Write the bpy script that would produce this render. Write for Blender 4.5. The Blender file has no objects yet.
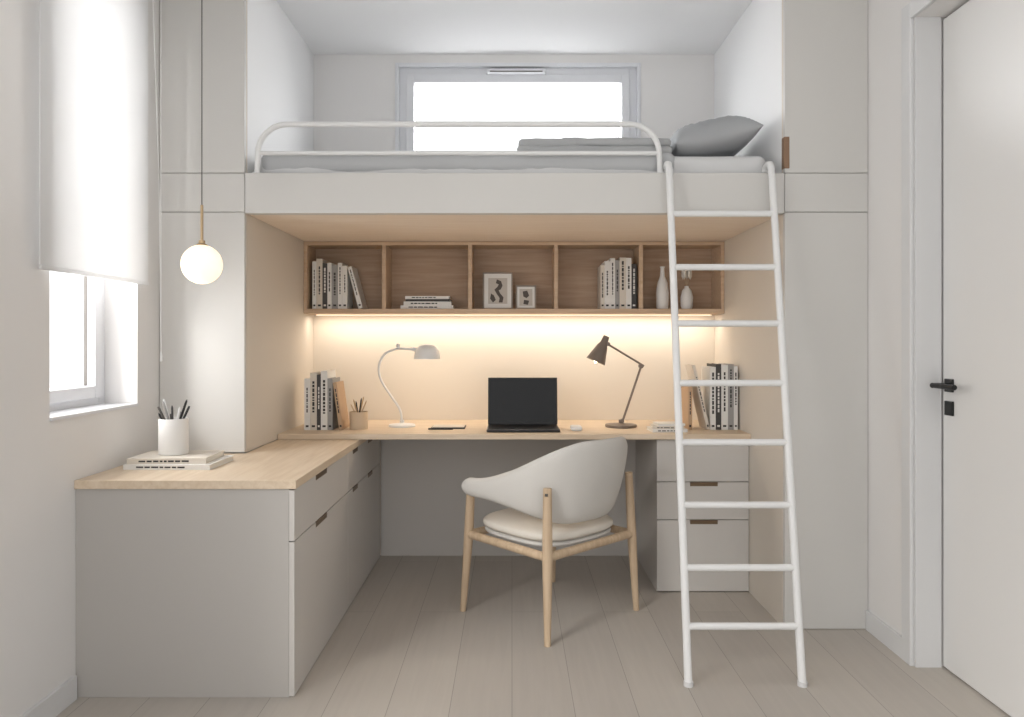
import bpy, bmesh, math, random
from mathutils import Vector, Matrix, noise
random.seed(4)
scene = bpy.context.scene
COL = scene.collection

# ---------------------------------------------------------------- helpers
def s2l(c):
    return tuple(((v/255)/12.92 if v/255 <= .04045 else ((v/255+.055)/1.055)**2.4) for v in c)

def mat(name, rgb, rough=.6, metal=0, bump=0, bscale=200, var=0, vscale=3, emit=0, spec=.4, sheen=0):
    m = bpy.data.materials.new(name); m.use_nodes = True
    nt = m.node_tree; N = nt.nodes; L = nt.links
    b = N['Principled BSDF']; c = s2l(rgb)
    b.inputs['Base Color'].default_value = (*c, 1)
    b.inputs['Roughness'].default_value = rough
    b.inputs['Metallic'].default_value = metal
    b.inputs['Specular IOR Level'].default_value = spec
    if sheen: b.inputs['Sheen Weight'].default_value = sheen
    geo = N.new('ShaderNodeNewGeometry')
    if var:
        n = N.new('ShaderNodeTexNoise'); n.inputs['Scale'].default_value = vscale; n.inputs['Detail'].default_value = 4
        r = N.new('ShaderNodeMapRange')
        r.inputs['To Min'].default_value = 1-var; r.inputs['To Max'].default_value = 1+var
        mx = N.new('ShaderNodeVectorMath'); mx.operation = 'SCALE'; mx.inputs[0].default_value = c
        L.new(geo.outputs['Position'], n.inputs['Vector']); L.new(n.outputs['Fac'], r.inputs['Value'])
        L.new(r.outputs['Result'], mx.inputs['Scale']); L.new(mx.outputs[0], b.inputs['Base Color'])
    if bump:
        n = N.new('ShaderNodeTexNoise'); n.inputs['Scale'].default_value = bscale; n.inputs['Detail'].default_value = 2
        bp = N.new('ShaderNodeBump'); bp.inputs['Strength'].default_value = bump; bp.inputs['Distance'].default_value = .002
        L.new(geo.outputs['Position'], n.inputs['Vector']); L.new(n.outputs['Fac'], bp.inputs['Height']); L.new(bp.outputs[0], b.inputs['Normal'])
    if emit:
        b.inputs['Emission Color'].default_value = (*c, 1); b.inputs['Emission Strength'].default_value = emit
    return m

def wood(name, c1, c2, axis='X', rough=.5):
    m = bpy.data.materials.new(name); m.use_nodes = True
    nt = m.node_tree; N = nt.nodes; L = nt.links; b = N['Principled BSDF']
    b.inputs['Roughness'].default_value = rough; b.inputs['Specular IOR Level'].default_value = .35
    geo = N.new('ShaderNodeNewGeometry'); mp = N.new('ShaderNodeMapping')
    sc = {'X': (1.5, 22, 22), 'Y': (22, 1.5, 22), 'Z': (22, 22, 1.5)}[axis]
    mp.inputs['Scale'].default_value = sc
    n = N.new('ShaderNodeTexNoise'); n.inputs['Scale'].default_value = 2.2; n.inputs['Detail'].default_value = 7; n.inputs['Distortion'].default_value = .6
    r = N.new('ShaderNodeValToRGB')
    r.color_ramp.elements[0].position = .3; r.color_ramp.elements[0].color = (*s2l(c1), 1)
    r.color_ramp.elements[1].position = .7; r.color_ramp.elements[1].color = (*s2l(c2), 1)
    L.new(geo.outputs['Position'], mp.inputs['Vector']); L.new(mp.outputs[0], n.inputs['Vector'])
    L.new(n.outputs['Fac'], r.inputs['Fac']); L.new(r.outputs[0], b.inputs['Base Color'])
    bp = N.new('ShaderNodeBump'); bp.inputs['Strength'].default_value = .08; bp.inputs['Distance'].default_value = .001
    L.new(n.outputs['Fac'], bp.inputs['Height']); L.new(bp.outputs[0], b.inputs['Normal'])
    return m

def link(o, parent=None):
    COL.objects.link(o)
    if parent is not None: o.parent = parent
    return o

def empty(name):
    e = bpy.data.objects.new(name, None); e.empty_display_size = .1
    COL.objects.link(e); return e

def from_bm(name, bm, m, parent=None, smooth=False):
    me = bpy.data.meshes.new(name)
    bmesh.ops.recalc_face_normals(bm, faces=bm.faces)
    bm.to_mesh(me); bm.free()
    for mm in (m if isinstance(m, (list, tuple)) else [m]): me.materials.append(mm)
    if smooth:
        for p in me.polygons: p.use_smooth = True
    return link(bpy.data.objects.new(name, me), parent)

def bm_box(bm, x0, x1, y0, y1, z0, z1, mi=0, M=None):
    vs = [Vector((x, y, z)) for x in (x0, x1) for y in (y0, y1) for z in (z0, z1)]
    if M: vs = [M @ v for v in vs]
    v = [bm.verts.new(p) for p in vs]
    for f in ((0,1,3,2),(4,6,7,5),(0,4,5,1),(2,3,7,6),(0,2,6,4),(1,5,7,3)):
        bm.faces.new([v[i] for i in f]).material_index = mi

def bevel(o, w, seg=2):
    if w:
        b = o.modifiers.new('bevel', 'BEVEL'); b.width = w; b.segments = seg; b.limit_method = 'ANGLE'
    return o

def box(name, x0, x1, y0, y1, z0, z1, m, parent=None, bev=.0015):
    bm = bmesh.new(); bm_box(bm, x0, x1, y0, y1, z0, z1)
    return bevel(from_bm(name, bm, m, parent), bev)

def boxes(name, lst, m, parent=None, bev=.0015):
    bm = bmesh.new()
    for b in lst: bm_box(bm, *b)
    return bevel(from_bm(name, bm, m, parent), bev)

def catmull(pts, n=8):
    P = [Vector(p) for p in pts]; P = [2*P[0]-P[1]] + P + [2*P[-1]-P[-2]]
    out = []
    for i in range(1, len(P)-2):
        for k in range(n):
            t = k/n
            out.append(.5*((2*P[i]) + (-P[i-1]+P[i+1])*t + (2*P[i-1]-5*P[i]+4*P[i+1]-P[i+2])*t*t + (-P[i-1]+3*P[i]-3*P[i+1]+P[i+2])*t**3))
    out.append(P[-2]); return out

def tube(name, pts, r, m, parent=None, smooth=False, seg=14, flat=1.0):
    """sweep a round section along pts; r scalar or list"""
    P = catmull(pts) if smooth else [Vector(p) for p in pts]
    n = len(P)
    if isinstance(r, (list, tuple)):
        R = []
        for i in range(n):
            f = i/(n-1)*(len(r)-1); a = min(int(f), len(r)-2); R.append(r[a]+(r[a+1]-r[a])*(f-a))
    else: R = [r]*n
    bm = bmesh.new(); rings = []
    T0 = (P[1]-P[0]).normalized(); up = Vector((0,0,1)) if abs(T0.z) < .9 else Vector((0,1,0))
    nrm = (up - T0*up.dot(T0)).normalized()
    for i in range(n):
        T = ((P[min(i+1,n-1)]-P[max(i-1,0)])).normalized()
        nrm = (nrm - T*nrm.dot(T)).normalized(); b = T.cross(nrm)
        rings.append([bm.verts.new(P[i] + (nrm*math.cos(a)*flat + b*math.sin(a))*R[i]) for a in [2*math.pi*k/seg for k in range(seg)]])
    for i in range(n-1):
        for k in range(seg):
            bm.faces.new((rings[i][k], rings[i][(k+1)%seg], rings[i+1][(k+1)%seg], rings[i+1][k]))
    bm.faces.new(rings[0][::-1]); bm.faces.new(rings[-1])
    o = from_bm(name, bm, m, parent, True)
    e = o.modifiers.new('es', 'EDGE_SPLIT'); e.split_angle = math.radians(50)
    return o

def lathe(name, prof, loc, m, parent=None, rot=None, seg=40, split=40):
    bm = bmesh.new(); rings = []
    M = Matrix.Translation(loc) @ (rot.to_4x4() if rot else Matrix.Identity(4))
    for r, z in prof:
        if r < 1e-6: rings.append([bm.verts.new(M @ Vector((0,0,z)))])
        else: rings.append([bm.verts.new(M @ Vector((r*math.cos(2*math.pi*k/seg), r*math.sin(2*math.pi*k/seg), z))) for k in range(seg)])
    for a, b in zip(rings, rings[1:]):
        if len(a) == 1 and len(b) == 1: continue
        for k in range(seg):
            k2 = (k+1) % seg
            if len(a) == 1: bm.faces.new((a[0], b[k], b[k2]))
            elif len(b) == 1: bm.faces.new((a[k], a[k2], b[0]))
            else: bm.faces.new((a[k], a[k2], b[k2], b[k]))
    o = from_bm(name, bm, m, parent, True)
    e = o.modifiers.new('es', 'EDGE_SPLIT'); e.split_angle = math.radians(split)
    return o

def soft_box(name, x0, x1, y0, y1, z0, z1, r, m, parent=None, amp=.006, freq=6, cuts=(70,30,10), seed=0, flat_bottom=True):
    c = Vector(((x0+x1)/2,(y0+y1)/2,(z0+z1)/2)); h = Vector(((x1-x0)/2,(y1-y0)/2,(z1-z0)/2))
    bm = bmesh.new(); cache = {}
    def V(i,j,k):
        key = (i,j,k)
        if key not in cache:
            p = Vector([(2*t/n-1) for t, n in zip(key, cuts)])
            p = Vector([math.copysign(1-(1-abs(t))**1.5, t)*hh for t, hh in zip(p, h)])
            q = Vector([max(-(hh-r), min(hh-r, t)) for t, hh in zip(p, h)])
            d = p-q
            nn = d.normalized() if d.length > 1e-9 else Vector((0,0,0))
            p = q + nn*r if d.length > 1e-9 else p
            w = p+c
            f = noise.noise(Vector((w.x*freq, w.y*freq, w.z*freq*1.4+seed)))
            f2 = abs(noise.noise(Vector((w.x*freq*2.3+w.z*4, w.y*freq*1.2, w.z*freq*.8+seed+9))))
            s = 0 if (flat_bottom and w.z < z0+.02) else 1
            cache[key] = bm.verts.new(w + nn*(f*amp - f2*amp*1.0)*s)
        return cache[key]
    nx, ny, nz = cuts
    for i in range(nx):
        for j in range(ny):
            for k in (0, nz): bm.faces.new((V(i,j,k),V(i+1,j,k),V(i+1,j+1,k),V(i,j+1,k)))
    for i in range(nx):
        for k in range(nz):
            for j in (0, ny): bm.faces.new((V(i,j,k),V(i+1,j,k),V(i+1,j,k+1),V(i,j,k+1)))
    for j in range(ny):
        for k in range(nz):
            for i in (0, nx): bm.faces.new((V(i,j,k),V(i,j+1,k),V(i,j+1,k+1),V(i,j,k+1)))
    return from_bm(name, bm, m, parent, True)

# ---------------------------------------------------------------- materials
M_wall = mat('wall_paint', (227,225,223), .85, bump=.05, bscale=300, var=.01)
M_ceil = mat('ceiling_paint', (238,238,238), .9)
M_back = mat('niche_paint', (228,219,206), .8, bump=.05, bscale=300)
M_lam  = mat('cabinet_laminate', (201,197,192), .5, var=.008)
M_lam2 = mat('cabinet_door', (207,205,201), .5, var=.008)
M_base_shaded = mat('base_cabinet_panel_shaded', (184,180,175), .5, var=.008)  # darker colour stands in for the dimmer light on the front panel
M_side = mat('niche_side_panel', (216,208,197), .6, var=.008)
M_gap  = mat('dark_grey_detail', (96,92,88), .8)  # plain dark grey for seals, vent slot, cord, pencils and pin
M_under= wood('loft_underside', (234,219,202), (241,228,213), 'X', .6)
M_trim = mat('trim_white', (216,216,216), .45)
M_door = mat('door_white', (225,224,222), .4)
M_pvc  = mat('window_pvc', (222,223,226), .3)
M_oakX = wood('oak_counter', (210,189,163), (224,206,183), 'X')
M_oakY = wood('oak_counter_y', (210,189,163), (224,206,183), 'Y')
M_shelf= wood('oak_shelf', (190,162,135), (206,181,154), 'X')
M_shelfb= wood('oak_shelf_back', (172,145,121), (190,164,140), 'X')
M_leg  = wood('ash_leg', (184,159,132), (202,180,152), 'Z')
M_bronze = mat('bronze_pull', (112,94,74), .4, metal=.5)
M_white= mat('white_powder_coat', (228,228,227), .35)
M_black= mat('black_metal', (24,24,24), .4, metal=.0)
M_screen= mat('laptop_screen', (10,10,11), .25, spec=.3)
M_alu  = mat('laptop_aluminium', (60,60,62), .35, metal=.7)
M_uph  = mat('boucle_fabric', (205,202,197), 1.0, bump=.8, bscale=260, spec=.08)
M_cush = mat('cushion_fabric', (218,212,202), 1.0, bump=.4, bscale=400, spec=.08)
M_sheet= mat('bed_sheet', (214,214,214), .95, bump=.2, bscale=700, spec=.1)
M_duvet= mat('duvet_grey', (188,189,190), .95, bump=.3, bscale=600, spec=.1)
M_fold = mat('blanket_grey', (174,175,176), .95, bump=.4, bscale=400, spec=.1)
M_pil  = mat('pillow_grey', (170,172,174), .95, bump=.3, bscale=600, spec=.1)
M_ceram= mat('white_ceramic', (228,226,223), .35)
M_taupe= mat('taupe_enamel', (122,110,100), .4)
M_brass= mat('brushed_brass', (190,165,130), .35, metal=.8)
M_globe= mat('opal_glass_globe', (255,238,212), .3, emit=.75)
M_led  = mat('led_strip', (255,238,210), .5, emit=.9)
M_bulb = mat('warm_bulb', (255,220,170), .5, emit=3)
M_paper= mat('book_pages', (232,228,218), .9)
M_ink  = mat('book_ink', (60,58,58), .8)
B = [mat('book_white', (228,226,222), .6), mat('book_grey', (160,158,156), .6), mat('book_dark', (70,68,68), .6),
     mat('book_cream', (214,206,194), .6), mat('book_tan', (190,160,130), .6)]
M_cup_w= mat('cup_wood', (206,186,160), .6)
M_leather = mat('leather_tab', (140,112,90), .6)

# floor planks
def floor_mat():
    m = bpy.data.materials.new('oak_plank_floor'); m.use_nodes = True
    nt = m.node_tree; N = nt.nodes; L = nt.links; b = N['Principled BSDF']
    b.inputs['Roughness'].default_value = .5; b.inputs['Specular IOR Level'].default_value = .3
    geo = N.new('ShaderNodeNewGeometry'); sep = N.new('ShaderNodeSeparateXYZ'); cmb = N.new('ShaderNodeCombineXYZ')
    L.new(geo.outputs['Position'], sep.inputs[0]); L.new(sep.outputs['Y'], cmb.inputs['X']); L.new(sep.outputs['X'], cmb.inputs['Y'])
    br = N.new('ShaderNodeTexBrick'); br.offset = .37; br.inputs['Scale'].default_value = 1
    br.inputs['Brick Width'].default_value = 2.1; br.inputs['Row Height'].default_value = .215
    br.inputs['Mortar Size'].default_value = .0013; br.inputs['Mortar Smooth'].default_value = .3
    br.inputs['Color1'].default_value = (*s2l((181,174,166)),1); br.inputs['Color2'].default_value = (*s2l((188,181,172)),1)
    br.inputs['Mortar'].default_value = (*s2l((145,138,130)),1)
    L.new(cmb.outputs[0], br.inputs['Vector'])
    mp = N.new('ShaderNodeMapping'); mp.inputs['Scale'].default_value = (22,1.4,1)
    L.new(geo.outputs['Position'], mp.inputs['Vector'])
    n = N.new('ShaderNodeTexNoise'); n.inputs['Scale'].default_value = 1.6; n.inputs['Detail'].default_value = 8; n.inputs['Distortion'].default_value = .8
    L.new(mp.outputs[0], n.inputs['Vector'])
    r = N.new('ShaderNodeMapRange'); r.inputs['To Min'].default_value = .92; r.inputs['To Max'].default_value = 1.07
    L.new(n.outputs['Fac'], r.inputs['Value'])
    sc = N.new('ShaderNodeVectorMath'); sc.operation = 'SCALE'
    L.new(br.outputs['Color'], sc.inputs[0]); L.new(r.outputs[0], sc.inputs['Scale']); L.new(sc.outputs[0], b.inputs['Base Color'])
    bp = N.new('ShaderNodeBump'); bp.inputs['Strength'].default_value = .2; bp.inputs['Distance'].default_value = .001; bp.invert = True
    L.new(br.outputs['Fac'], bp.inputs['Height']); L.new(bp.outputs[0], b.inputs['Normal'])
    return m
M_floor = floor_mat()

def glass_mat():
    m = bpy.data.materials.new('window_glass'); m.use_nodes = True
    nt = m.node_tree; N = nt.nodes; L = nt.links; N.remove(N['Principled BSDF'])
    t = N.new('ShaderNodeBsdfTransparent'); g = N.new('ShaderNodeBsdfGlossy'); g.inputs['Roughness'].default_value = .03
    mx = N.new('ShaderNodeMixShader'); mx.inputs[0].default_value = .05
    L.new(t.outputs[0], mx.inputs[1]); L.new(g.outputs[0], mx.inputs[2]); L.new(mx.outputs[0], N['Material Output'].inputs[0]); return m
M_glass = glass_mat()
def blind_mat():
    m = bpy.data.materials.new('blind_fabric'); m.use_nodes = True
    nt = m.node_tree; N = nt.nodes; L = nt.links; N.remove(N['Principled BSDF'])
    d = N.new('ShaderNodeBsdfDiffuse'); d.inputs[0].default_value = (.85,.85,.85,1)
    t = N.new('ShaderNodeBsdfTranslucent'); t.inputs[0].default_value = (.8,.8,.8,1)
    mx = N.new('ShaderNodeMixShader'); mx.inputs[0].default_value = .35
    L.new(d.outputs[0], mx.inputs[1]); L.new(t.outputs[0], mx.inputs[2]); L.new(mx.outputs[0], N['Material Output'].inputs[0]); return m
M_blind = blind_mat()

# ---------------------------------------------------------------- room
XL, XR, YB, ZC = -1.555, 1.57, 4.33, 2.97
AL, AR, YF = -1.177, 1.20, 3.216       # alcove sides, cabinet front plane
Y0 = -1.2
box('floor', XL-.3, XR+.35, Y0, YB+.2, -.1, 0, M_floor, bev=0)
box('ceiling', XL-.3, XR+.35, Y0, YB+.2, ZC, ZC+.1, M_ceil, bev=0)
WY0, WY1, WZ0, WZ1 = 2.455, 3.03, 1.0, 2.72
NY0, NY1, NZ0, NZ1 = -.4, 1.5, .85, 2.6     # unseen second left window, added for more light from the left
boxes('wall_left', [(XL-.28,XL,Y0,NY0,0,ZC),(XL-.28,XL,NY0,NY1,0,NZ0),(XL-.28,XL,NY0,NY1,NZ1,ZC),(XL-.28,XL,NY1,WY0,0,ZC),
   (XL-.28,XL,WY1,YB,0,ZC),(XL-.28,XL,WY0,WY1,0,WZ0),(XL-.28,XL,WY0,WY1,WZ1,ZC)], M_wall, bev=0)
DY0, DY1, DZ = 1.93, 2.85, 2.53
boxes('wall_right', [(XR,XR+.25,Y0,DY0,0,ZC),(XR,XR+.25,DY1,YB,0,ZC),(XR,XR+.25,DY0,DY1,DZ,ZC)], M_wall, bev=0)
BX0, BX1, BZ0, BZ1 = -.69, .76, 2.28, 2.915
w = boxes('wall_back', [(XL-.28,BX0,YB,YB+.2,1.9,ZC),(BX1,XR+.25,YB,YB+.2,1.9,ZC),(BX0,BX1,YB,YB+.2,1.9,BZ0),(BX0,BX1,YB,YB+.2,BZ1,ZC)], M_wall, bev=0)
box('lower', XL-.28, XR+.25, YB, YB+.2, 0, 1.9, M_back, w, bev=0)
box('wainscot', -.774, .732, YB-.012, YB, 0, .767, M_lam, w, bev=0)

# baseboards
box('baseboard_left', XL, XL+.014, Y0, 2.588, 0, .085, M_trim)
boxes('baseboard_right', [(XR-.014,XR,Y0,DY0-.066,0,.085),(XR-.014,XR,DY1+.066,YF-.002,0,.085)], M_trim)

# windows left
xo, xi = XL-.20, XL-.135
def frame_x(name, y0,y1,z0,z1,x0,x1,t,m,par):
    return boxes(name, [(x0,x1,y0,y0+t,z0,z1),(x0,x1,y1-t,y1,z0,z1),(x0,x1,y0+t,y1-t,z0,z0+t),(x0,x1,y0+t,y1-t,z1-t,z1)], m, par, min(.003,t*.3))
def side_window(name, WY0,WY1,WZ0,WZ1):
    wl = empty(name)
    frame_x('outer_frame', WY0,WY1,WZ0,WZ1,xo,xi,.045,M_pvc,wl)
    frame_x('sash', WY0+.04,WY1-.04,WZ0+.04,WZ1-.04,xo+.005,xi+.012,.05,M_pvc,wl)
    box('pane', xo+.03,xo+.036,WY0+.08,WY1-.08,WZ0+.08,WZ1-.08,M_glass,wl,0)
    frame_x('seal', WY0+.0885,WY1-.0885,WZ0+.0885,WZ1-.0885,xo+.03,xo+.045,.003,M_gap,wl)
    box('sill', xi,XL+.006,WY0+.002,WY1-.002,WZ0,WZ0+.012,M_pvc,wl)
side_window('window_1', WY0,WY1,WZ0,WZ1)
side_window('added_window_3', NY0,NY1,NZ0,NZ1)  # added window, out of view, lets in extra light

# roller blind
rb = empty('roller_blind')
box('fabric', XL+.028,XL+.0295,2.36,3.06,1.515,2.85,M_blind,rb,0)
box('bottom_bar', XL+.024,XL+.034,2.36,3.06,1.503,1.517,M_blind,rb)
tube('roller', [(XL+.03,2.35,2.87),(XL+.03,3.07,2.87)], .024, M_white, rb)
boxes('bracket', [(XL,XL+.055,2.335,2.348,2.84,2.9),(XL,XL+.055,3.072,3.085,2.84,2.9)], M_white, rb)
tube('pull_cord', [(XL+.05,3.13,2.88),(XL+.05,3.13,1.22)], .0016, M_white, rb, seg=6)
tube('cord_return', [(XL+.035,3.08,2.88),(XL+.05,3.11,2.0),(XL+.05,3.13,1.22)], .0014, M_white, rb, seg=6)
lathe('cord_weight', [(0,0),(.005,.004),(.005,.03),(.002,.045),(0,.045)], (XL+.05,3.13,1.18), M_white, rb, seg=12)

# window back (loft)
wb = empty('window_2')
def frame_y(name, x0,x1,z0,z1,y0,y1,t,m,par,tb=None):
    return boxes(name, [(x0,x0+t,y0,y1,z0,z1),(x1-t,x1,y0,y1,z0,z1),(x0+t,x1-t,y0,y1,z0,z0+t),(x0+t,x1-t,y0,y1,z1-t,z1)], m, par, .003)
frame_y('casing', BX0-.002,BX1+.002,BZ0,BZ1+.002,YB-.012,YB+.06,.022,M_pvc,wb)
frame_y('outer_frame', BX0+.018,BX1-.018,BZ0+.02,BZ1-.018,YB+.02,YB+.09,.045,M_pvc,wb)
frame_y('sash', BX0+.06,BX1-.06,BZ0+.06,BZ1-.06,YB+.008,YB+.08,.048,M_pvc,wb)
box('pane', BX0+.1,BX1-.1,YB+.05,YB+.056,BZ0+.1,BZ1-.1,M_glass,wb,0)
box('vent', -.15,.20,YB-.024,YB+.015,2.852,2.880,M_pvc,wb,.008)
box('vent_slot', -.13,.18,YB-.0255,YB-.023,2.858,2.864,M_gap,wb,0)

# door
d1 = empty('door_1')
box('leaf', XR+.105,XR+.145,DY0+.03,DY1-.014,.008,DZ-.012,M_door,d1,.002)
boxes('frame', [(XR+.148,XR+.2,DY1-.03,DY1-.002,0,DZ-.002),(XR+.148,XR+.2,DY0+.002,DY1-.03,DZ-.03,DZ-.002)], M_trim, d1, .001)
box('rose', XR+.096,XR+.105,DY1-.085,DY1-.035,1.075,1.125,M_black,d1,.002)
box('key_rose', XR+.096,XR+.105,DY1-.085,DY1-.035,.985,1.04,M_black,d1,.002)
tube('spindle', [(XR+.1,DY1-.06,1.10),(XR+.035,DY1-.06,1.10)], .010, M_black, d1)
tube('lever', [(XR+.042,DY1-.05,1.10),(XR+.042,DY1-.19,1.10)], .010, M_black, d1)
boxes('trim_1', [(XR-.016,XR,DY1,DY1+.065,0,DZ+.065),(XR-.016,XR,DY0-.065,DY0,0,DZ+.065),(XR-.016,XR,DY0,DY1,DZ,DZ+.065)], M_trim, None, .003)
boxes('trim_2', [(XR,XR+.10,DY1-.012,DY1-.0,0,DZ)], M_trim, None, .001)

# ---------------------------------------------------------------- tall cabinets
ZU0, ZU1 = 1.838, 2.01
def tall(name, x0, x1, zbase):
    e = empty(name)
    box('carcass', x0, x1, YF+.02, YB-.001, zbase, ZC-.001, M_side, e, 0)
    g = .0014
    box('lower_door', x0+g, x1-g, YF, YF+.0195, zbase+.002, ZU0-g, M_lam2, e, .001)
    box('band', x0+g, x1-g, YF, YF+.0195, ZU0+g, ZU1-g, M_lam2, e, .001)
    box('upper_door', x0+g, x1-g, YF, YF+.0195, ZU1+g, ZC-.002, M_lam2, e, .001)
    return e
tlc = tall('tall_wall_cabinet', XL+.001, AL, .777)
tr = tall('tall_wardrobe', AR, XR-.001, 0)
box('leather_pull', AR-.002, AR+.022, YF-.004, YF+.03, 2.03, 2.17, M_leather, tr, .003)
box('edge_pull', AR-.003, AR+.006, YF-.005, YF+.01, 1.02, 1.18, M_bronze, tr, .002)
box('upper_lining', AR-.0012, AR-.0002, YF+.03, YB-.001, 2.02, ZC-.001, M_ceil, tr, 0)
box('upper_lining', AL+.0002, AL+.0012, YF+.03, YB-.001, 2.02, ZC-.001, M_ceil, tlc, 0)

# loft platform
lp = empty('loft_platform')
box('front_panel', AL+.002, AR-.002, YF-.004, YF+.04, ZU0-.006, ZU1, M_lam2, lp, .002)
box('slab', AL+.002, AR-.002, YF+.04, YB-.001, ZU0+.004, ZU1-.03, M_lam, lp, 0)
box('underside', AL+.002, AR-.002, YF+.04, YB-.001, ZU0-.004, ZU0+.004, M_under, lp, 0)

# guard rail
gr = empty('bed_guard_rail')
yr = YF+.018; zr = 2.230; R = .13
def arc(cx, cz, a0, a1, r, n=10):
    return [(cx+r*math.cos(math.radians(a0+(a1-a0)*k/n)), yr, cz+r*math.sin(math.radians(a0+(a1-a0)*k/n))) for k in range(n+1)]
x0, x1 = -1.125, .652
tube('hoop', [(x0-.004,yr,ZU1+.001)] + arc(x0+R, zr-R, 180, 90, R) + arc(x1-R, zr-R, 90, 0, R) + [(x1+.004,yr,ZU1+.001)], .0125, M_white, gr, seg=16)
tube('mid_rail', [(x0,yr,2.102),(x1,yr,2.102)], .010, M_white, gr)
lathe('foot_1', [(0,0),(.022,0),(.022,.004),(0,.004)], (x0-.004,yr,ZU1+.001), M_white, gr)
lathe('foot_2', [(0,0),(.022,0),(.022,.004),(0,.004)], (x1+.004,yr,ZU1+.001), M_white, gr)

# ---------------------------------------------------------------- bedding
bd = empty('loft_bed')
soft_box('mattress', AL+.03, AR-.05, YF+.055, YB-.03, ZU1-.028, 2.108, .04, M_sheet, bd, amp=.004, freq=4)
soft_box('duvet', AL+.045, .74, YF+.045, YB-.06, 2.022, 2.122, .04, M_duvet, bd, amp=.008, freq=4, cuts=(110,40,12), seed=3, flat_bottom=False)
soft_box('lower_fold', .02, .725, YF+.05, YB-.2, 2.10, 2.152, .024, M_fold, bd, amp=.007, freq=5, cuts=(60,40,8), seed=7, flat_bottom=False)
soft_box('upper_fold', .03, .30, YF+.055, YB-.22, 2.142, 2.180, .018, M_fold, bd, amp=.005, freq=5, cuts=(40,40,8), seed=17, flat_bottom=False)
soft_box('upper_fold_2', .22, .72, YF+.058, YB-.22, 2.144, 2.186, .02, M_fold, bd, amp=.006, freq=5, cuts=(50,40,8), seed=27, flat_bottom=False)

def pillow(name, loc, hx, hy, hz, rot, m, parent=None, n=36):
    bm = bmesh.new(); top = {}; bot = {}
    Mx = Matrix.Translation(loc) @ rot.to_4x4()
    for i in range(n+1):
        for j in range(n+1):
            u, v = math.sin(math.pi/2*(2*i/n-1)), math.sin(math.pi/2*(2*j/n-1))
            e = (max(0,1-abs(u)**3.4)**.5)*(max(0,1-abs(v)**3)**.5)
            px = hx*u*(1-.06*(1-v*v)); py = hy*v*(1-.06*(1-u*u))
            wr = noise.noise(Vector((u*2.0, v*2.5, 1)))*.014 + abs(noise.noise(Vector((u*4+v*2, v*3, 4))))*-.018
            edge = i in (0,n) or j in (0,n)
            top[i,j] = bm.verts.new(Mx @ Vector((px,py,e*hz+ (0 if edge else wr*min(1,e*2)))))
            bot[i,j] = top[i,j] if edge else bm.verts.new(Mx @ Vector((px,py,-e*hz*.55)))
    for i in range(n):
        for j in range(n):
            bm.faces.new((top[i,j],top[i+1,j],top[i+1,j+1],top[i,j+1]))
            q = (bot[i,j],bot[i,j+1],bot[i+1,j+1],bot[i+1,j])
            if set(q) != {top[i,j],top[i+1,j],top[i+1,j+1],top[i,j+1]}: bm.faces.new(q)
    return from_bm(name, bm, m, parent, True)
pillow('bed_pillow', (.932,3.59,2.196), .200, .32, .125, Matrix.Rotation(math.radians(-12),3,'Y'), M_pil)

# ---------------------------------------------------------------- shelf
sh = empty('wall_shelf')
SY, SZ0, SZ1 = 4.12, 1.425, 1.832
t = .02
boxes('frame', [(AL+.001,AR-.001,SY,YB-.001,SZ0,SZ0+.027),(AL+.001,AR-.001,SY,YB-.001,SZ1-t,SZ1),
                (AL+.001,AL+.02,SY,YB-.001,SZ0+.027,SZ1-t),(AR-.02,AR-.001,SY,YB-.001,SZ0+.027,SZ1-t)], M_shelf, sh, .001)
boxes('dividers', [(x-.011,x+.011,SY+.002,YB-.012,SZ0+.027,SZ1-t) for x in (-.723,-.237,.249,.729)], M_shelf, sh, .001)
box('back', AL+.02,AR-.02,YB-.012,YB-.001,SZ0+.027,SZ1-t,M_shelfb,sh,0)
box('led_strip', AL+.03,AR-.03,YB-.05,YB-.035,SZ0-.006,SZ0,M_led,sh,0)

# books
def books(name, specs, x, yf, z, gap=.001):
    bm = bmesh.new(); mats = [M_paper, M_ink] + B
    for (tk, h, dp, ci, lean) in specs:
        a = math.radians(lean); M = Matrix.Identity(4)
        if lean:
            if lean < 0:    # top goes to the left
                M = Matrix.Translation((x+math.sin(-a)*h,0,z)) @ Matrix.Rotation(a,4,'Y') @ Matrix.Translation((-x,0,-z))
            else:
                M = Matrix.Translation((x,0,z+math.sin(a)*tk)) @ Matrix.Rotation(a,4,'Y') @ Matrix.Translation((-x,0,-z))
        c = .0025; k = ci+2
        bm_box(bm, x,x+c,yf,yf+dp,z,z+h,k,M); bm_box(bm, x+tk-c,x+tk,yf,yf+dp,z,z+h,k,M)
        bm_box(bm, x+c,x+tk-c,yf,yf+.003,z,z+h,k,M)
        bm_box(bm, x+c,x+tk-c,yf+.003,yf+dp-.004,z+.004,z+h-.005,0,M)
        ik = 1 if ci != 2 else 2
        if tk > .014:
            zz = z+h*random.uniform(.25,.4); w = tk*random.uniform(.2,.36); xc = x+tk/2
            ze = z+h*random.uniform(.78,.9)
            while zz < ze:
                l = random.uniform(.006,.022); bm_box(bm, xc-w/2,xc+w/2,yf-.0006,yf,zz,zz+l,ik,M); zz += l+.005
            bm_box(bm, x+tk*.25,x+tk*.75,yf-.0006,yf,z+.015,z+.025,ik,M)
        x += tk+gap + (abs(math.sin(a))*h if lean else 0)
    return from_bm(name, bm, mats)
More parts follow.
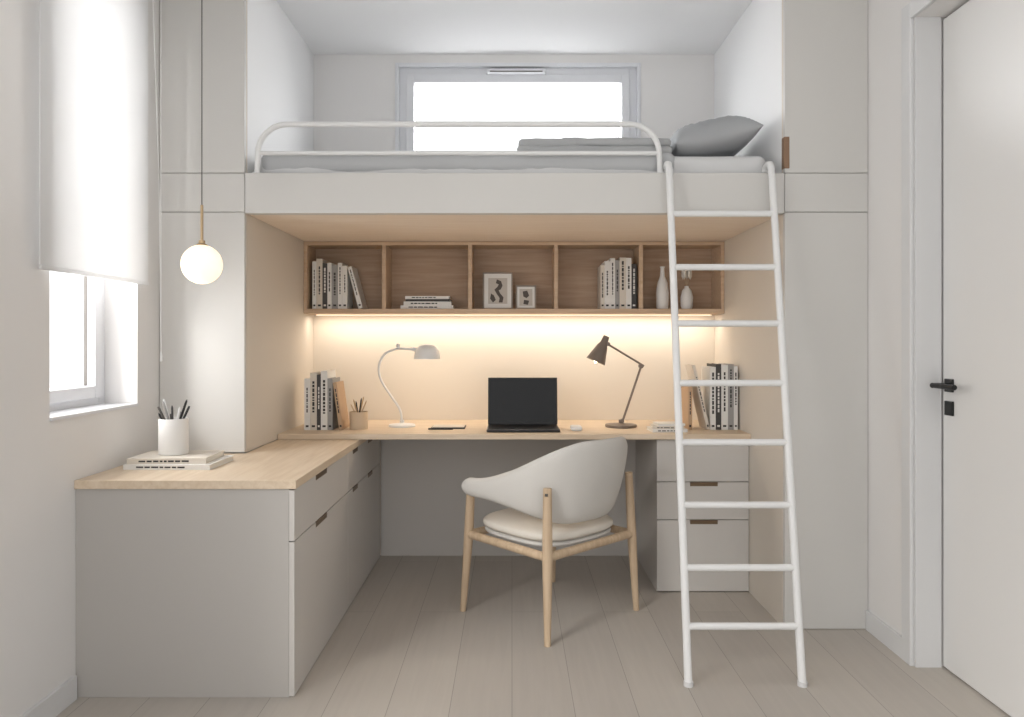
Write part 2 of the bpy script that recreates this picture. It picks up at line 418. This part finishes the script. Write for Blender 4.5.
def fstack(name, specs, x, y, z):
    bm = bmesh.new(); mats = [M_paper, M_ink] + B
    for (w, dp, tk, ci, ang, dx) in specs:
        M = Matrix.Translation((x+dx,y,z)) @ Matrix.Rotation(math.radians(ang),4,'Z'); k = ci+2; c=.0022
        bm_box(bm,-w/2,w/2,-dp/2,dp/2,0,c,k,M); bm_box(bm,-w/2,w/2,-dp/2,dp/2,tk-c,tk,k,M)
        bm_box(bm,-w/2,w/2,-dp/2,-dp/2+.003,c,tk-c,k,M); bm_box(bm,-w/2+.004,w/2-.004,-dp/2+.003,dp/2-.004,c,tk-c,0,M)
        if tk > .012:
            xx = -w*.35
            while xx < w*.2:
                l = random.uniform(.01,.03); bm_box(bm,xx,xx+l,-dp/2-.0006,-dp/2,tk*.35,tk*.65,1,M); xx += l+.005
        z += tk
    return from_bm(name, bm, mats)
sf = SZ0+.0275
books('books', [(.022,.27,.15,0,0),(.034,.285,.16,3,0),(.026,.26,.15,2,0),(.024,.262,.15,0,0),(.034,.25,.16,1,0),(.024,.262,.15,0,0),(.028,.245,.15,0,0),(.024,.245,.15,0,-15),], -1.135, SY+.03, sf)
fstack('books', [(.30,.16,.02,0,0,0),(.27,.155,.022,0,2,.0),(.25,.15,.014,2,-2,.005),(.25,.15,.017,0,1,.0)], -.483, SY+.105, sf)
books('books', [(.022,.25,.15,3,0),(.03,.272,.16,0,0),(.028,.288,.16,0,0),(.024,.276,.15,1,0),(.036,.292,.16,3,0),(.03,.29,.15,0,0),(.028,.255,.15,2,0)], .504, SY+.03, sf)

def pic(name, x0,x1,h,y,z,art):
    e = empty(name); tl = Matrix.Translation((0,y,z)) @ Matrix.Rotation(math.radians(-5),4,'X') @ Matrix.Translation((0,-y,-z))
    bm = bmesh.new(); f=.008
    bm_box(bm,x0,x1,y,y+.012,z,z+f,0,tl); bm_box(bm,x0,x1,y,y+.012,z+h-f,z+h,0,tl)
    bm_box(bm,x0,x0+f,y,y+.012,z+f,z+h-f,0,tl); bm_box(bm,x1-f,x1,y,y+.012,z+f,z+h-f,0,tl)
    from_bm('frame', bm, mat('frame_grey_wood',(150,140,130),.6), e)
    bm = bmesh.new(); bm_box(bm,x0+f,x1-f,y+.006,y+.01,z+f,z+h-f,0,tl); from_bm('mat_board', bm, B[0], e)
    cx, cz = (x0+x1)/2, z+h/2; w=(x1-x0)*.32; hh=h*.35
    bm = bmesh.new(); bm_box(bm,cx-w,cx+w,y+.0052,y+.006,cz-hh,cz+hh,0,tl); from_bm('print', bm, mat('print_paper',(196,190,182),.8), e)
    bm = bmesh.new()
    for pts in art:
        vs = [bm.verts.new(tl @ Vector((cx+p[0]*w, y+.0048, cz+p[1]*hh))) for p in pts]; bm.faces.new(vs)
    from_bm('drawing', bm, mat('print_ink',(92,86,82),.8), e)
    return e
fig = [[(-.1,.9),(.35,.75),(.5,.4),(.3,.1),(.1,.05),(.25,-.2),(.6,-.5),(.5,-.9),(.1,-.9),(.2,-.55),(-.1,-.25),(-.35,.1),(-.05,.3),(.1,.5),(-.2,.6)],[(-.7,-.2),(-.4,-.35),(-.2,-.7),(-.5,-.9),(-.8,-.6)]]
fig2 = [[(-.5,.7),(.2,.8),(.5,.2),(.1,-.1),(-.4,.1)],[(-.3,-.3),(.5,-.4),(.3,-.9),(-.4,-.8)]]
pic('picture_frame', -.168,.004,.214,SY+.07,sf,fig)
pic('picture_frame', .022,.138,.138,SY+.06,sf,fig2)

vz = lathe('bottle_vase', [(0,0),(.030,0),(.034,.01),(.036,.09),(.030,.15),(.014,.19),(.011,.235),(.015,.245),(.010,.245),(.007,.2),(0,.2)], (.865,SY+.08,sf), M_ceram)
pv = empty('dried_stem_vase')
lathe('vase', [(0,0),(.028,0),(.034,.02),(.036,.07),(.026,.11),(.012,.125),(.012,.135),(.008,.135),(.008,.02),(0,.02)], (1.01,SY+.1,sf), M_ceram, pv)
for k in range(5):
    a=k*1.3; dx=.02*math.cos(a); dy=.02*math.sin(a)
    tube('stem_%d'%k, [(1.01,SY+.1,sf+.03),(1.01+dx*.1,SY+.1+dy*.1,sf+.135),(1.01+dx,SY+.1+dy,sf+.19)], .0012, M_leg, pv, seg=6)
    lathe('plume_%d'%k, [(0,-.03),(.008,-.01),(.009,.015),(.004,.045),(0,.06)], (1.01+dx*1.1,SY+.1+dy*1.1,sf+.2), M_cush, pv, seg=10)

# ---------------------------------------------------------------- desk + cabinets
CT = .775; DT = .803; DYF = 3.66; CXR = -.775; NY = 2.6
box('desk', AL+.001, AR-.001, DYF, YB-.001, CT+.0005, DT, M_oakX, None, .002)

bc = empty('base_cabinet')
box('countertop', XL+.001, CXR+.008, NY-.01, YF-.001, CT-.031, CT, M_oakY, bc, .002)
box('countertop_inner', AL+.001, CXR+.008, YF-.002, YB-.014, CT-.031, CT-.0002, M_oakY, bc, .001)
box('carcass', XL+.001, CXR-.02, NY+.0, YB-.014, 0, CT-.0315, M_base_shaded, bc, .001)
g=.0018
cols = [(NY+.0,3.45),(3.45,3.8),(3.8,YB-.04)]
hz = [.0, .555, CT-.034]
for i,(a,b) in enumerate(cols):
    box('drawer_%d'%i, CXR-.0195, CXR, a+(g if i else 0), b-g, hz[1]+g, hz[2]-.002, M_lam, bc, .001)
    box('door_front_%d'%i, CXR-.0195, CXR, a+(g if i else 0), b-g, .004, hz[1]-g, M_lam, bc, .001)
    c = (2.97,3.61,3.99)[i]; hw=(.085,.055,.06)[i]
    boxes('pull_%d'%i, [(CXR-.006,CXR+.0012,c-hw,c+hw,hz[2]-.022,hz[2]-.0015),(CXR-.006,CXR+.0012,c-hw,c+hw,hz[1]-.022,hz[1]-.0015)], M_bronze, bc, .0008)

dc = empty('drawer_cabinet')
DX0 = .733; DFY = 3.69
box('carcass', DX0, AR-.003, DFY+.02, YB-.002, .0, CT-.001, M_lam, dc, .001)
zs = [.004,.366,.558,CT-.004]
for i in range(3):
    box('drawer_%d'%i, DX0, AR-.003, DFY, DFY+.0195, zs[i]+g, zs[i+1]-g, M_lam, dc, .001)
    cx = .97
    box('pull_%d'%i, cx-.07, cx+.07, DFY-.0012, DFY+.006, zs[i+1]-.022, zs[i+1]-.0015, M_bronze, dc, .0008)

# ---------------------------------------------------------------- ladder
ld = empty('ladder')
def lpt(z, side):
    f = z/2.02; y = 2.69+(3.17-2.69)*f
    x = (.650+(.683-.650)*f) if side==0 else (1.070+(1.127-1.070)*f)
    return Vector((x,y,z))
for s in (0,1):
    t0 = lpt(2.02,s)
    tube('rail_%d'%s, [lpt(.006,s), lpt(1.0,s), lpt(1.97,s), t0+Vector((0,.004,.0)), t0+Vector((0,.02,.022)), t0+Vector((0,.045,.028)), t0+Vector((0,.075,.018)), t0+Vector((0,.08,.002))], .0150, M_white, ld, seg=16)
    p = lpt(0,s)
    lathe('foot_%d'%s, [(0,0),(.018,0),(.018,.016),(0,.016)], (p.x,p.y,0), M_trim, ld)
for i,z in enumerate((.2004,.405,.632,.868,1.10,1.342,1.58,1.814)):
    tube('rung_%d'%i, [lpt(z,0), lpt(z,1)], .0135, M_white, ld, seg=16)

# ---------------------------------------------------------------- pendant
pd = empty('pendant_lamp')
px, py, pz = -1.232, 2.9, 1.574
lathe('canopy', [(0,0),(.045,0),(.045,-.02),(.01,-.025),(0,-.025)], (px,py,ZC), M_white, pd)
tube('cord', [(px,py,ZC-.02),(px,py,1.8)], .0022, M_gap, pd, seg=8)
tube('rod', [(px,py,1.81),(px,py,1.66)], .0055, M_brass, pd, seg=12)
lathe('cap', [(0,.095),(.012,.095),(.012,.084),(.022,.078),(.022,.07),(0,.07)], (px,py,pz), M_brass, pd)
lathe('globe', [(.078*math.sin(math.pi*k/32), .078*math.cos(math.pi*k/32)) for k in range(33)], (px,py,pz), M_globe, pd, split=80)

# ---------------------------------------------------------------- things on the counter
fstack('magazine_stack', [(.335,.235,.020,0,-1,0),(.30,.21,.022,3,2,-.012)], -1.325, 2.92, CT)
pc = empty('pencil_cup')
cz = CT+.0425; cx, cy = -1.358, 2.93
lathe('cup', [(0,0),(.054,0),(.056,.004),(.056,.14),(.054,.143),(.051,.14),(.051,.008),(0,.008)], (cx,cy,cz), M_ceram, pc)
pmats = [M_black, M_gap, B[1], B[2], M_white]
for k in range(11):
    a = k*2*math.pi/11+.3; b0 = Vector((cx-.02*math.cos(a), cy-.02*math.sin(a), cz+.01)); t1 = Vector((cx+.06*math.cos(a), cy+.045*math.sin(a), cz+.19+.03*math.sin(k*2.1)))
    tube('pencil_%d'%k, [b0, b0.lerp(t1,.95), t1], [.0045,.0045,.001] if k%2 else [.005,.005,.004], pmats[k%5], pc, seg=8)

# desk props
books('books', [(.03,.27,.17,0,0),(.034,.30,.18,3,0),(.02,.29,.17,2,0),(.034,.31,.18,0,0),(.026,.27,.17,1,0),(.02,.25,.16,4,-8)], -1.09, 3.83, DT)
oc = empty('pencil_holder')
lathe('cup', [(0,0),(.048,0),(.048,.092),(.044,.092),(.044,.006),(0,.006)], (-.815,3.88,DT), M_cup_w, oc)
for k in range(6):
    a = k*2*math.pi/6; b0 = Vector((-.815-.018*math.cos(a),3.88-.018*math.sin(a),DT+.008)); t1 = Vector((-.815+.042*math.cos(a),3.88+.036*math.sin(a),DT+.15+.02*math.sin(k*1.7)))
    tube('pencil_%d'%k, [b0,b0.lerp(t1,.93),t1], [.0038,.0038,.001], [M_leg,M_brass,M_black][k%3], oc, seg=8)
books('books', [(.02,.235,.17,4,0),(.016,.345,.16,3,-13),(.028,.33,.18,0,0),(.028,.345,.18,2,0),(.034,.34,.18,0,0),(.03,.345,.18,1,0),(.020,.335,.18,0,0)], .928, 3.84, DT)
fstack('notebook_stack', [(.18,.14,.016,0,3,0),(.16,.13,.014,3,-5,.0),(.14,.11,.012,0,6,.01)], .805, 3.80, DT)

# left lamp
S=183.; yl=3.99
def L3(p): return ((p[0]-512)/S, yl, 1.27-(p[1]-341)/S)
tl = empty('table_lamp')
lathe('base', [(0,0),(.072,0),(.074,.004),(.07,.012),(.02,.017),(.012,.022),(.012,.035),(0,.035)], (L3((402,0))[0],yl,DT), M_white, tl)
tube('stem', [L3(p) for p in [(402,424),(400,410),(391,396),(381,380),(379,366),(385,354),(397,349),(408,349),(419,350)]], .0065, M_white, tl, smooth=True)
hx,_,hz_ = L3((427,359))
lathe('shade', [(.003,.082),(.02,.08),(.045,.07),(.062,.05),(.071,.022),(.073,0),(.070,0),(.067,.022),(.058,.047),(.04,.066),(.003,.076)], (hx,yl,hz_), M_white, tl)
lathe('bulb', [(0,0),(.018,.006),(.026,.022),(.018,.042),(.012,.06),(0,.06)], (hx,yl,hz_+.012), M_bulb, tl, split=80)
tube('collar', [L3((412,349)),L3((421,351))], .011, M_white, tl)
kx=L3((398,346)); lathe('knob', [(0,-.012),(.009,-.01),(.012,0),(.009,.01),(0,.014)], kx, M_white, tl, seg=16)

# right lamp
yl=3.97; S=184.
rl = empty('desk_lamp')
bx = L3((621,0))[0]
lathe('base', [(0,0),(.084,0),(.086,.004),(.084,.014),(.03,.018),(.012,.022),(.012,.04),(0,.04)], (bx,yl,DT), M_taupe, rl)
tube('lower_arm', [L3((622,423)),L3((641,367))], .006, M_taupe, rl)
tube('upper_arm', [L3((644,366)),L3((606,343))], .0055, M_taupe, rl)
e=L3((641,366)); tube('elbow', [(e[0],yl-.014,e[2]),(e[0],yl+.014,e[2])], .013, M_taupe, rl)
e=L3((622,421)); tube('foot_joint', [(e[0],yl-.012,e[2]),(e[0],yl+.012,e[2])], .011, M_taupe, rl)
e=L3((608,344)); tube('head_joint', [(e[0],yl-.014,e[2]),(e[0],yl+.014,e[2])], .011, M_taupe, rl)
a=Vector(L3((606,338))); b=Vector(L3((595,363))); ax=(b-a).normalized()
q = Vector((0,0,1)).rotation_difference(ax).to_matrix()
lathe('shade', [(0,-.012),(.016,-.01),(.018,.0),(.02,.03),(.03,.05),(.055,.14),(.052,.14),(.027,.052),(.016,.032),(0,.03)], a, M_taupe, rl, rot=q)
lathe('bulb', [(0,.03),(.012,.04),(.02,.07),(.024,.09),(.020,.13),(0,.15)], a, M_bulb, rl, rot=q, split=80)
rbulb = a+ax*.17

# laptop
lt = empty('laptop')
ly=3.85; lx=.058
box('base', lx-.188,lx+.188,ly-.13,ly+.10,DT+.002,DT+.016,M_alu,lt,.004)
box('keyboard', lx-.165,lx+.165,ly-.03,ly+.08,DT+.0155,DT+.0172,M_black,lt,0)
bm=bmesh.new(); Mt=Matrix.Translation((lx,ly+.10,DT+.014)) @ Matrix.Rotation(math.radians(-6),4,'X')
bm_box(bm,-.188,.188,-.002,.006,0,.255,0,Mt); bevel(from_bm('lid',bm,M_black,lt),.003)
bm=bmesh.new(); bm_box(bm,-.180,.180,-.0028,-.0015,.016,.248,0,Mt); from_bm('screen',bm,M_screen,lt)
# mouse, notepad
soft_box('computer_mouse', .305,.365,3.77,3.86,DT,DT+.026,.013,M_white,amp=0,cuts=(14,16,8))
ph = empty('notepad_with_pen')
box('pad', -.43,-.25,3.87,3.99,DT,DT+.008,B[2],ph,.002)
box('page', -.425,-.255,3.873,3.987,DT+.008,DT+.011,B[3],ph,.001)
tube('pen', [(-.44,3.84,DT+.005),(-.31,3.835,DT+.005)], .0045, M_black, ph, seg=8)

# ---------------------------------------------------------------- chair
ch = empty('desk_armchair')
ch.location = (.183,3.44,0); ch.rotation_euler = (0,0,math.radians(43))
def sst(a,b,x):
    t=max(0,min(1,(x-a)/(b-a))); return t*t*(3-2*t)
A=.295; path=[]
for k in range(-44,45):
    s = k/44.0
    if abs(s) <= .66:
        ph_=s/.66*math.pi/2; sx=math.copysign(abs(math.sin(ph_))**.85,ph_); cy_=abs(math.cos(ph_))**.85
        path.append((A*sx,-.285*cy_+.0,abs(s)))
    else:
        g_=(abs(s)-.66)/.34; path.append((math.copysign(A+.012*math.sin(g_*1.5),s), .262*g_, abs(s)))
bm=bmesh.new(); NV=14; th=.018; outer=[];inner=[]
npt=len(path)
for i,(x,y,u) in enumerate(path):
    a_=path[max(0,i-1)]; b_=path[min(npt-1,i+1)]
    T=Vector((b_[0]-a_[0],b_[1]-a_[1],0)).normalized(); Nn=Vector((T.y,-T.x,0))
    zt=.638+.205*(1-sst(.10,.93,u)); zb=.470+.080*sst(.15,.85,u)
    q_=max(0,(u-.92)/.08); tip=1-math.sqrt(max(0,1-q_*q_)); zm=.594
    zt=zt-(zt-zm-.010)*tip*.8; zb=zb+(zm-.010-zb)*tip*.8
    back=1-sst(.30,.90,u)
    ro=[];ri=[]
    for j in range(NV+1):
        v=j/NV; z=zb+(zt-zb)*v
        lean=Vector((0,-1,0))*(.03*(max(0,z-.455)/.39)**1.2*back)+Nn*(.012*math.sin(v*math.pi)+.06*back*((z-.455)/.39-.65))
        thk=th*(max(.0,1-(2*v-1)**6))**.5*(1-.4*tip)+.004
        p=Vector((x,y,z))+lean
        ro.append(bm.verts.new(p+Nn*thk)); ri.append(bm.verts.new(p-Nn*thk))
    outer.append(ro);inner.append(ri)
for i in range(npt-1):
    for j in range(NV):
        bm.faces.new((outer[i][j],outer[i+1][j],outer[i+1][j+1],outer[i][j+1]))
        bm.faces.new((inner[i][j],inner[i][j+1],inner[i+1][j+1],inner[i+1][j]))
    bm.faces.new((outer[i][NV],outer[i+1][NV],inner[i+1][NV],inner[i][NV]))
    bm.faces.new((outer[i][0],inner[i][0],inner[i+1][0],outer[i+1][0]))
for i in (0,npt-1):
    for j in range(NV): bm.faces.new((outer[i][j],outer[i][j+1],inner[i][j+1],inner[i][j]))
o=from_bm('backrest_shell',bm,M_uph,ch,True)
o.modifiers.new('sub','SUBSURF').levels=1; o.modifiers['sub'].render_levels=1
def cushion(name, cx,cy,cz,hx,hy,hz,m,par,ex=3.2,n=64,mseg=16):
    bm=bmesh.new(); rings=[]
    for j in range(mseg+1):
        ph_=-math.pi/2+math.pi*j/mseg; cr=abs(math.cos(ph_))**.45; zz=math.copysign(abs(math.sin(ph_))**.7,ph_)*hz
        if j in (0,mseg): rings.append([bm.verts.new((cx,cy,cz+zz*1.0))]); continue
        R_=[]
        for k in range(n):
            a=2*math.pi*k/n; c,s=math.cos(a),math.sin(a)
            r=(abs(c)**ex+abs(s)**ex)**(-1/ex)
            R_.append(bm.verts.new((cx+hx*r*c*cr,cy+hy*r*s*cr,cz+zz)))
        rings.append(R_)
    for a,b in zip(rings,rings[1:]):
        for k in range(n):
            k2=(k+1)%n
            if len(a)==1: bm.faces.new((a[0],b[k],b[k2]))
            elif len(b)==1: bm.faces.new((a[k],a[k2],b[0]))
            else: bm.faces.new((a[k],a[k2],b[k2],b[k]))
    return from_bm(name,bm,m,par,True)
cushion('seat_cushion',0,.02,.420,.270,.270,.032,M_cush,ch)
cushion('seat_base',0,.02,.386,.262,.262,.018,M_uph,ch)
tube('leg_1',[(-.305,.280,0),(-.285,.262,.35),(-.283,.25,.56)],[.014,.0225,.020],M_leg,ch)
tube('leg_2',[(.305,.280,0),(.285,.262,.35),(.283,.25,.56)],[.014,.0225,.020],M_leg,ch)
tube('leg_3',[(-.30,-.270,0),(-.285,-.255,.36),(-.275,-.245,.65)],[.014,.0225,.018],M_leg,ch)
tube('leg_4',[(.30,-.270,0),(.285,-.255,.36),(.275,-.245,.65)],[.014,.0225,.018],M_leg,ch)
tube('pin',[(-.296,-.252,.625),(-.290,-.262,.625)],.006,M_gap,ch)
def rail(n,a,b): tube(n,[a,b],.019,M_leg,ch,seg=12)
zr_=.362
rail('side_rail_1',(-.285,.262,zr_),(-.285,-.255,zr_)); rail('side_rail_2',(.285,.262,zr_),(.285,-.255,zr_))
rail('front_rail',(-.285,.262,zr_),(.285,.262,zr_)); rail('back_rail',(-.285,-.255,zr_),(.285,-.255,zr_))

# ---------------------------------------------------------------- lights
def area(name, loc, rot, sx, sy, power, col, spread=None):
    l=bpy.data.lights.new(name,'AREA'); l.shape='RECTANGLE'; l.size=sx; l.size_y=sy; l.energy=power; l.color=col
    if spread: l.spread=spread
    o=bpy.data.objects.new(name,l); o.location=loc; o.rotation_euler=rot; COL.objects.link(o); return o
area('led_light', (0.01, YB-.11, SZ0-.008), (math.radians(3),0,0), 2.28, .05, 5.2, (1,.88,.74))
R90=math.radians(90)
# daylight arriving at the windows (placed outside the openings)
area('daylight_window_1', (XL-.62,(WY0+WY1)/2+.05,1.95), (0,-R90,0), 2.2, 1.5, 100, (1,.99,.98))
area('daylight_window_2', ((BX0+BX1)/2,YB+.75,3.0), (-math.radians(62),0,0), 2.4, 1.1, 115, (.985,.992,1))
area('added_window_3_light', (XL-.6,(NY0+NY1)/2,1.95), (0,-R90,0), 2.0, 2.2, 54, (1,.985,.965))  # lamp outside the added window, brightens the room from the left
sl=bpy.data.lights.new('hazy_sun','SUN'); sl.energy=1.1; sl.angle=math.radians(14); sl.color=(1,.975,.94)
so=bpy.data.objects.new('hazy_sun',sl); so.rotation_euler=Vector((1.75,2.35,-1.75)).to_track_quat('-Z','Y').to_euler(); so.location=(-4,-3,4); COL.objects.link(so)
def pt(name,loc,e,col,r=.02):
    l=bpy.data.lights.new(name,'POINT'); l.energy=e; l.color=col; l.shadow_soft_size=r
    o=bpy.data.objects.new(name,l); o.location=loc; COL.objects.link(o)
pt('table_lamp_light',(hx,3.99,hz_-.005),.8,(1,.86,.68))  # lamp light raised as warm fill for the loft underside
pt('desk_lamp_fill',rbulb,.6,(1,.86,.68))  # warm fill added at the lamp head to brighten under the loft
wld=bpy.data.worlds.new('sky'); scene.world=wld; wld.use_nodes=True
bg=wld.node_tree.nodes['Background']; bg.inputs[0].default_value=(.985,.99,1,1); bg.inputs[1].default_value=1.35

scene.view_settings.view_transform='Standard'
scene.view_settings.look='None'
scene.view_settings.exposure=0.12

cam=bpy.data.cameras.new('camera'); cam.sensor_width=36; cam.lens=36*730/1024; cam.shift_y=-17.5/1024; cam.clip_start=.05
co=bpy.data.objects.new('camera',cam); co.location=(0,0,1.27); co.rotation_euler=(math.radians(90),0,0); COL.objects.link(co)
scene.camera=co
